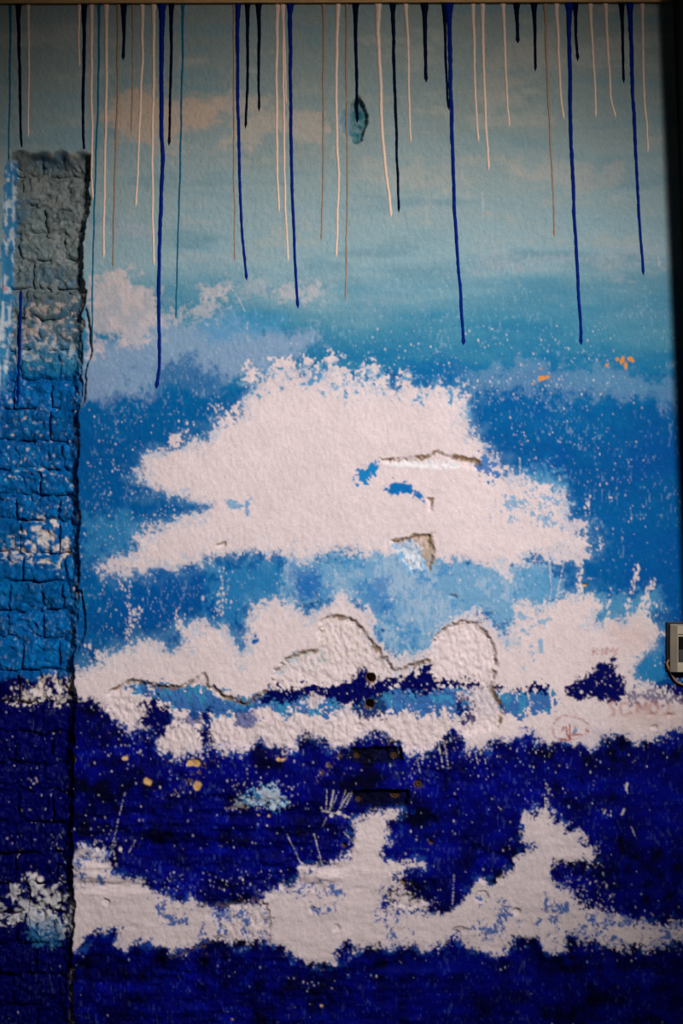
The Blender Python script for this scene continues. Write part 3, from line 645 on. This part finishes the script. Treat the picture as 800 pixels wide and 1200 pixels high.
def bm_done(name, bm, mat, parent=None, bevel=0.0, seg=2, smooth=False):
    if bevel:
        bmesh.ops.bevel(bm, geom=bm.edges[:], offset=bevel, segments=seg, affect='EDGES', profile=0.5)
    bmesh.ops.recalc_face_normals(bm, faces=bm.faces[:])
    me = bpy.data.meshes.new(name); bm.to_mesh(me); bm.free()
    if smooth: me.polygons.foreach_set('use_smooth', np.full(len(me.polygons), True))
    return link(name, me, mat, parent)

def tag(o, label=None, cat=None, group=None, kind=None):
    if label: o['label'] = label
    if cat: o['category'] = cat
    if group: o['group'] = group
    if kind: o['kind'] = kind
    return o

# ------------------------------------------------------------------ the wall
STEP = 1.1
xs = np.concatenate([np.arange(-640, -14, 9.0), np.arange(-12, 812, STEP), np.arange(816, 1440, 9.0)])
ys = np.concatenate([np.arange(-180, -14, 9.0), np.arange(-12, 1212, STEP), np.linspace(1216, 1275, 8)])
gu, gv = np.meshgrid(xs, ys)
gd = sample(DEPTH, gu, gv)
verts = np.stack([WX(gu), gd * 0.001, WZ(gv)], -1).reshape(-1, 3)
quads = grid_quads(len(ys), len(xs))
me = mesh_np('wall_back', verts, quads)
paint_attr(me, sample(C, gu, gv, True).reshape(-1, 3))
wall = link('wall_back', me, MAT_WALL)
tag(wall, 'plaster wall with a mural of blue sky, white splashes and a dark blue sea', 'wall', kind='structure')

# the bare bricks in the broken-out strip, one object each
for k, (a, v0, b, v1, *_r) in enumerate(BRICKS):
    nu = max(6, int((b - a) / 1.1)); nv = max(6, int((v1 - v0) / 1.1))
    bu, bv = np.meshgrid(np.linspace(a, b, nu), np.linspace(v0, v1, nv))
    d = brick_depth(k, bu, bv, sample(RB, bu, bv))
    front = np.stack([WX(bu + sample(WU, bu, bv)), d * 0.001, WZ(bv + sample(WV, bu, bv))], -1).reshape(-1, 3)
    q = grid_quads(nv, nu)
    idx = np.arange(nu * nv).reshape(nv, nu)
    ring = np.concatenate([idx[0, :], idx[1:, -1], idx[-1, -2::-1], idx[-2:0:-1, 0]])
    back = front[ring].copy(); back[:, 1] = 0.060
    bi = len(front) + np.arange(len(ring))
    sides = np.stack([ring, np.roll(ring, -1), np.roll(bi, -1), bi], -1)
    org = np.array([WX((a + b) / 2), 0.03, WZ((v0 + v1) / 2)])
    me = mesh_np('brick', np.concatenate([front, back]) - org, np.concatenate([q, sides]))
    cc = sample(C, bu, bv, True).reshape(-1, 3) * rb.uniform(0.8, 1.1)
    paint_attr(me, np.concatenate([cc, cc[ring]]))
    o = link('brick', me, MAT_BRICK, wall); o.location = org

# rusty plugs left in the drilled slots
plug_me = None
for (x, y, r) in [(418, 886, 2.6), (462, 886, 3.0), (463, 931, 3.8), (420, 937, 2.4), (490, 919, 3.6)]:
    dd = float(sample(SURF, np.array([x * 1.0]), np.array([y * 1.0]))[0]) * 0.001
    bm = bmesh.new()
    n = 14; rr = r * S
    rings = [(rr, 0.0), (rr, -0.0035), (rr * 0.82, -0.0048), (rr * 0.5, -0.0042), (rr * 0.42, -0.001)]
    vs = [[bm.verts.new((q_ * math.cos(2 * math.pi * i / n), h_, q_ * math.sin(2 * math.pi * i / n))) for i in range(n)] for q_, h_ in rings]
    for r0, r1 in zip(vs[:-1], vs[1:]):
        for i in range(n): bm.faces.new((r0[i], r0[(i + 1) % n], r1[(i + 1) % n], r1[i]))
    bm.faces.new(vs[-1])
    o = bm_done('wall_plug', bm, MAT_PLUG, wall, smooth=True)
    o.location = (WX(x), dd, WZ(y))

# floor below the frame
bm = bmesh.new(); bm_box(bm, WX(-640), WX(1440), -4.2, 0.0, -0.05, 0.0)
tag(bm_done('floor', bm, MAT_FLOOR), 'dark concrete floor below the mural wall', 'floor', kind='structure')

# timber strip along the top of the mural, and the leaning dark post at its right end
bm = bmesh.new(); bm_box(bm, WX(-640), WX(784), -0.010, 0.0, WZ(4.6), WZ(-60))
for v in bm.verts: v.co.z += 0.0016 * (v.co.x - WX(400)) / WX(800)
o = bm_done('trim_1', bm, MAT_BEAM, bevel=0.001)
tag(o, 'ochre-brown timber strip running along the top of the mural', 'trim', kind='structure')
bm = bmesh.new(); bm_box(bm, WX(788), WX(900), -0.110, 0.004, 0.0, WZ(-180))  # deepened, and carried down out of view, to shade the right edge
for v in bm.verts: v.co.x += (WZ(0) - v.co.z) * (15.0 / 400.0)
o = bm_done('trim_2', bm, MAT_POST, bevel=0.003)
tag(o, 'dark timber door post leaning beside the end of the top strip', 'trim', kind='structure')

# ------------------------------------------------------------------ the switch box
root = bpy.data.objects.new('switch_box', None); COL.objects.link(root); root.location = (WX(798), 0, WZ(787)); root.empty_display_size = 0.03
tag(root, 'aged cream surface-mounted switch box with black rocker and looping brown cable', 'switch')
def box_at(name, u0, u1, v0, v1, y0, y1, mat, bevel, parent, seg=2):
    bm = bmesh.new(); bm_box(bm, WX(u0) - root.location.x, WX(u1) - root.location.x, y0, y1, WZ(v1) - root.location.z, WZ(v0) - root.location.z)
    return bm_done(name, bm, mat, parent, bevel, seg)
box_at('shadow_plate', 780, 811.5, 728.5, 786, -0.006, 0.002, MAT_BLACK, 0.001, root)  # black plate showing past the cover as the shadow at its left
bm = bmesh.new()                                  # cover: tapered sides and a raised front frame with a window
def rect(u0, u1, v0, v1, y):
    return [bm.verts.new((WX(u) - root.location.x, y, WZ(v) - root.location.z)) for u, v in ((u0, v0), (u1, v0), (u1, v1), (u0, v1))]
loops = [rect(783.5, 812, 731, 787, -0.004), rect(783.5, 812, 731, 787, -0.013), rect(790, 808, 732.5, 786, -0.030), rect(790.5, 807.5, 742, 778, -0.030), rect(791, 807, 742.5, 777.5, -0.026), rect(791.5, 806.5, 745, 775, -0.026), rect(792, 806, 745.5, 774.5, -0.018)]
for l0, l1 in zip(loops[:-1], loops[1:]):
    for i in range(4): bm.faces.new((l0[i], l0[(i + 1) % 4], l1[(i + 1) % 4], l1[i]))
bm.faces.new(loops[-1]); bm.faces.new(loops[0][::-1])
cover = bm_done('cover', bm, MAT_CREAM, root, 0.0006, 1)
bm = bmesh.new()                                  # rocker, tipped on its middle
prof = [(745.6, -0.028), (760, -0.0225), (774.4, -0.0255)]
rv = [[bm.verts.new((WX(u) - root.location.x, y, WZ(v) - root.location.z)) for v, y in prof] + [bm.verts.new((WX(u) - root.location.x, -0.017, WZ(v) - root.location.z)) for v in (774.4, 745.6)] for u in (792.2, 805.8)]
bm.faces.new(rv[0]); bm.faces.new(rv[1][::-1])
for i in range(5): bm.faces.new((rv[0][i], rv[0][(i + 1) % 5], rv[1][(i + 1) % 5], rv[1][i]))
bm_done('rocker', bm, MAT_BLACK, root, 0.0004, 1)
def tube(name, pts, r, mat, parent, n=10, org=(0, 0, 0)):
    P = [Vector(p) - Vector(org) for p in pts]
    Q = []
    for i in range(len(P) - 1):                   # Catmull-Rom through the points
        p0, p1, p2, p3 = P[max(i - 1, 0)], P[i], P[i + 1], P[min(i + 2, len(P) - 1)]
        for j in range(6):
            t = j / 6
            Q.append(0.5 * ((2 * p1) + (-p0 + p2) * t + (2 * p0 - 5 * p1 + 4 * p2 - p3) * t * t + (-p0 + 3 * p1 - 3 * p2 + p3) * t ** 3))
    Q.append(P[-1])
    bm = bmesh.new(); rings = []
    for i, q in enumerate(Q):
        tg = (Q[min(i + 1, len(Q) - 1)] - Q[max(i - 1, 0)]).normalized()
        s = tg.cross(Vector((0, 1, 0))).normalized(); u_ = s.cross(tg).normalized()
        rings.append([bm.verts.new(q + r * (math.cos(2 * math.pi * k / n) * s + math.sin(2 * math.pi * k / n) * u_)) for k in range(n)])
    for r0, r1 in zip(rings[:-1], rings[1:]):
        for i in range(n): bm.faces.new((r0[i], r0[(i + 1) % n], r1[(i + 1) % n], r1[i]))
    bm.faces.new(rings[0][::-1]); bm.faces.new(rings[-1])
    return bm_done(name, bm, mat, parent, smooth=True)
tube('cable', [(WX(u), y, WZ(v)) for u, v, y in ((784, 772, -0.005), (780.5, 777, -0.006), (783, 784, -0.007), (787, 792, -0.007), (792, 798.5, -0.007), (800, 802, -0.007), (806, 801, -0.007), (810, 795, -0.006), (810, 784, -0.005))], 0.0024, MAT_CABLE, root, org=root.location)

# ------------------------------------------------------------------ paint drips: (path points (u, v), width px, paint, label, group)
T = 4.0
G_NS = 'short navy paint drips under the top strip'; G_CS = 'short cream paint drips under the top strip'
G_BL = 'long royal blue paint drips'; G_CM = 'medium cream paint drips'; G_TN = 'thin tan paint drips'
DRIPS = [
    ([(12, T), (12, 100), (11, 150), (10, 190)], 2.6, 'teal', 'thin dark teal paint drip running onto the left lip of the brick recess', None),
    ([(22, T), (22, 60), (24, 110), (24, 160), (26, 178)], 4.2, 'navy', 'navy paint drip ending on the left part of the brick recess top edge', None),
    ([(33, T), (34, 90), (33, 130), (33, 161)], 2.6, 'cream', 'cream paint drip above the brick recess, between two navy drips', None),
    ([(93, T), (92, 50), (93, 79)], 2.6, 'cream', 'short cream paint drip just beside the navy drip over the recess right corner', None),
    ([(98.5, T), (98.5, 60), (97.5, 120), (97.5, 165), (99, 179)], 4.4, 'navy', 'navy paint drip ending on the right corner of the brick recess top edge', None),
    ([(107.5, T), (107, 80), (108, 160), (107, 200), (109, 234)], 3.4, 'cream', 'cream paint drip sliding down along the upper right edge of the brick recess', None),
    ([(116, T), (115, 120), (113, 170), (111, 230), (109, 300), (108, 360), (108, 404)], 2.6, 'teal', 'long thin teal paint drip passing beside the right edge of the brick recess', None),
    ([(124.5, T), (124.5, 100), (123, 180), (122, 250), (121, 303)], 3.6, 'cream', 'long cream paint drip between the teal drip and a tan drip near the brick recess', None),
    ([(138, T), (138, 90), (135.5, 180), (134, 230), (132, 315)], 3.0, 'tan', 'long tan paint drip ending above the pinkish low cloud', None),
    ([(145, T), (145, 40), (144, 71)], 4.6, 'navy', 'short navy paint drip between two tan drips', None),
    ([(156, T), (156, 60), (154.5, 130), (154, 157)], 2.3, 'tan', 'medium tan paint drip running through the peach cloud', None),
    ([(166.5, T), (166.5, 60), (164, 130), (161.5, 190), (159, 243)], 3.4, 'cream', 'cream paint drip ending halfway down, right of the short tan drip in the peach cloud', None),
    ([(180, T), (180, 80), (178.5, 180), (179, 250), (180.5, 311)], 3.4, 'cream', 'long cream paint drip running down close beside the thickest royal blue drip', None),
    ([(189.5, T), (189, 80), (189, 150), (191, 185), (189, 230), (186.5, 300), (186, 380), (187, 430), (183, 456)], 5.6, 'blue', 'thickest and longest royal blue drip, reaching the lavender haze beside the pink cloud', G_BL),
    ([(201, T), (200.5, 70), (199, 130), (198, 171)], 4.0, 'navy', 'navy paint drip between the thickest royal blue drip and a teal drip', None),
    ([(214, T), (213, 100), (211, 200), (208, 290), (206, 374)], 2.6, 'teal', 'long thin teal paint drip right of the thickest royal blue drip', None),
    ([(274, T), (274, 120), (274, 220), (275, 306)], 2.4, 'tan', 'thin tan paint drip touching the left side of a royal blue drip', G_TN),
    ([(278.5, T), (278.5, 120), (281, 220), (284, 280), (289, 329)], 4.4, 'blue', 'royal blue paint drip with a thin tan drip along its left side', G_BL),
    ([(290, T), (290, 90), (288, 151)], 4.0, 'navy', 'navy paint drip next to the royal blue drip that has a tan edge', G_NS),
    ([(303, T), (303.5, 80), (303, 131)], 4.0, 'navy', 'navy paint drip beside a pair of cream drips, slightly shorter than its navy neighbour', G_NS),
    ([(324.5, T), (324, 100), (324, 180), (326, 249)], 3.8, 'cream', 'cream paint drip, shorter one of the pair left of a royal blue drip', G_CM),
    ([(331.5, T), (332, 90), (333, 180), (334, 240), (337.5, 307)], 3.2, 'cream', 'cream paint drip, longer one of the pair left of a royal blue drip', G_CM),
    ([(333, 40), (334, 80), (335.5, 122)], 2.4, 'cream', 'very thin cream drip splitting off the longer cream drip of a pair', None),
    ([(340, T), (340, 110), (342, 220), (345, 300), (349, 362)], 4.6, 'blue', 'royal blue paint drip right of a pair of cream drips', G_BL),
    ([(379, T), (379, 110), (378.5, 220), (376, 283)], 2.8, 'tan', 'tan paint drip left of the cream drip beside the plaster hollow', G_TN),
    ([(396, T), (394, 70), (394, 130), (397, 220), (394, 302)], 3.6, 'cream', 'cream paint drip between two tan drips, left of the plaster hollow', G_CM),
    ([(406, T), (406, 110), (407, 220), (405, 352)], 2.8, 'tan', 'long tan paint drip crossing the left rim of the plaster hollow', G_TN),
    ([(417, T), (417, 60), (418, 110), (418.5, 142)], 4.2, 'navy', 'navy paint drip running into the teal plaster hollow', None),
    ([(443, T), (442.5, 40), (446, 100), (448, 160), (453, 210), (458, 255)], 4.6, 'cream', 'thick cream paint drip right of the plaster hollow', None),
    ([(460, T), (461.5, 80), (464.5, 160), (467, 249)], 4.2, 'navy', 'long navy paint drip between a thick and a thin cream drip', None),
    ([(475, T), (478, 50), (479, 110), (481, 168)], 3.2, 'cream', 'cream paint drip between a long and a short navy drip', G_CM),
    ([(497, T), (498, 50), (499, 97)], 5.0, 'navy', 'short thick navy paint drip standing alone right of a thin cream drip', G_NS),
    ([(520, T), (522, 60), (524, 115), (527, 130)], 3.8, 'navy', 'navy paint drip merging into the side of a royal blue drip', None),
    ([(526, T), (527.5, 90), (530, 180), (533, 260), (539, 340), (543, 405)], 5.2, 'blue', 'long royal blue paint drip with a navy drip merging into its side', G_BL),
    ([(554, T), (556, 90), (559, 150), (560.5, 167)], 3.2, 'cream', 'cream paint drip, shorter one of the pair right of a royal blue drip', G_CM),
    ([(565, T), (567, 90), (569, 150), (572.5, 200)], 3.6, 'cream', 'cream paint drip, longer one of the pair right of a royal blue drip', G_CM),
    ([(589, T), (592, 70), (594, 125), (596.5, 149)], 3.2, 'cream', 'cream paint drip left of two short navy drips', G_CS),
    ([(605, T), (606, 30), (606.5, 51)], 4.4, 'navy', 'shortest navy paint drip, right of a cream drip', G_NS),
    ([(625.5, T), (627, 50), (627, 84)], 4.2, 'navy', 'short navy paint drip left of a long tan drip', G_NS),
    ([(638.5, T), (640.5, 80), (644, 160), (648, 230), (650, 278)], 2.8, 'tan', 'long tan paint drip between a short navy and a cream drip', G_TN),
    ([(652, T), (654.5, 70), (657, 120), (660.5, 140)], 3.4, 'cream', 'cream paint drip between the long tan drip and a royal blue drip', G_CS),
    ([(666.5, T), (667, 60), (668.5, 150), (672, 240), (677, 330), (681, 405)], 5.2, 'blue', 'long royal blue paint drip with a short navy drip hugging its top', G_BL),
    ([(674, T), (674.5, 40), (676.5, 72)], 4.0, 'navy', 'short navy paint drip hugging the top of a royal blue drip', G_NS),
    ([(691.5, T), (694, 60), (698, 115), (698, 138)], 3.2, 'cream', 'cream paint drip right of the royal blue drip with the navy drip', G_CS),
    ([(709, T), (713, 70), (716, 120), (721, 139)], 3.2, 'cream', 'cream paint drip left of the navy drip that touches a royal blue one', G_CS),
    ([(728, T), (729, 50), (730.5, 98)], 4.0, 'navy', 'short navy paint drip just left of the royal blue drip near the dark post', G_NS),
    ([(737.5, T), (740, 80), (744, 170), (748, 250), (754, 323)], 4.8, 'blue', 'royal blue paint drip nearest the dark leaning post', G_BL),
    ([(752, T), (753, 60), (755, 120), (758, 150), (759, 179)], 3.0, 'cream', 'cream paint drip nearest the dark leaning post', None),
    ([(21.5, 337), (21, 380), (20, 420), (18.5, 450), (17, 476)], 3.4, 'blue', 'blue paint drip running down the bare bricks inside the recess', None),
]
# smoothed front surface for the drips to lie on
def front_y(u, v):
    u = np.asarray(u, float); v = np.asarray(v, float)
    return sample(SURF, u, v)
rd = random.Random(3)
for (path, wd, paint, label, group) in DRIPS:
    P = np.array(path, float)
    seg = np.concatenate([[0], np.cumsum(np.hypot(*np.diff(P, axis=0).T))])
    n = max(14, int(seg[-1] / 5)); t = np.linspace(0, seg[-1], n)
    cu = np.interp(t, seg, P[:, 0]); cv = np.interp(t, seg, P[:, 1])
    ker = np.array([.25, .5, .25])
    for _ in range(3): cu[1:-1] = np.convolve(cu, ker, 'valid')
    wob = np.convolve([rd.gauss(0, 1) for _ in range(n + 4)], np.ones(5) / 5, 'valid') * 0.55
    wob[0] = 0; cu = cu + wob
    frac = t / seg[-1]
    starts_top = P[0, 1] < 10
    w = wd * (1.0 - 0.30 * frac) * (1 + 0.06 * np.array([rd.gauss(0, 1) for _ in range(n)]))
    if starts_top: w = w * (1 + 0.75 * np.exp(-(cv - T) / 9.0) + 0.25 * np.exp(-(cv - T) / 40.0))
    else: w = w * np.clip(0.3 + t / 5, 0.3, 1)
    w = w * (1 + 0.30 * np.exp(-((t - seg[-1] + 4) / 5.0) ** 2))
    end = np.clip((seg[-1] - t) / 2.5, 0, 1) ** 0.5; w = np.maximum(w * end, 0.35)
    K = 9; ang = np.linspace(0, math.pi, K)
    side = np.cos(ang); up = np.sin(ang)
    uu = cu[:, None] - side[None, :] * (w / 2)[:, None]
    vvv = np.repeat(cv[:, None], K, 1)
    base = front_y(np.repeat(cu[:, None], K, 1), vvv)
    bm_ = base.copy(); bm_[1:] = np.minimum(bm_[1:], base[:-1]); bm_[:-1] = np.minimum(bm_[:-1], base[1:])
    if base.max() - base.min() > 6: base = bm_ - 0.8
    for _ in range(2): base[1:-1] = 0.25 * base[:-2] + 0.5 * base[1:-1] + 0.25 * base[2:]
    th = 0.22 * w[:, None] * S * 1000                        # thickness in mm
    dep = base - up[None, :] * th - 0.35 + (1 - up[None, :]) * 0.9
    # a closed back so the drip is a solid bead
    front = np.stack([WX(uu), dep * 0.001, WZ(vvv)], -1)
    backp = front.copy(); backp[..., 1] = (base + 1.2) * 0.001
    org = np.array([WX(cu[0]), 0.0, WZ(cv[0])])
    vs = np.concatenate([front.reshape(-1, 3), backp[:, [0, -1]].reshape(-1, 3)]) - org
    q = grid_quads(n, K)
    b0 = n * K
    i = np.arange(n - 1)
    L0, L1 = i * K, (i + 1) * K
    bl0, bl1 = b0 + 2 * i, b0 + 2 * (i + 1)
    s1 = np.stack([L0, bl0, bl1, L1], -1)
    s2 = np.stack([L0 + K - 1, L1 + K - 1, bl1 + 1, bl0 + 1], -1)
    s3 = np.stack([bl0, bl0 + 1, bl1 + 1, bl1], -1)
    me = mesh_np('paint_drip', vs, np.concatenate([q, s1, s2, s3]))
    bm = bmesh.new(); bm.from_mesh(me); bmesh.ops.recalc_face_normals(bm, faces=bm.faces[:]); bm.to_mesh(me); bm.free()
    o = link('paint_drip', me, MAT_DRIP[paint]); o.location = org
    tag(o, label, 'paint drip', group or 'paint drips on the mural wall')
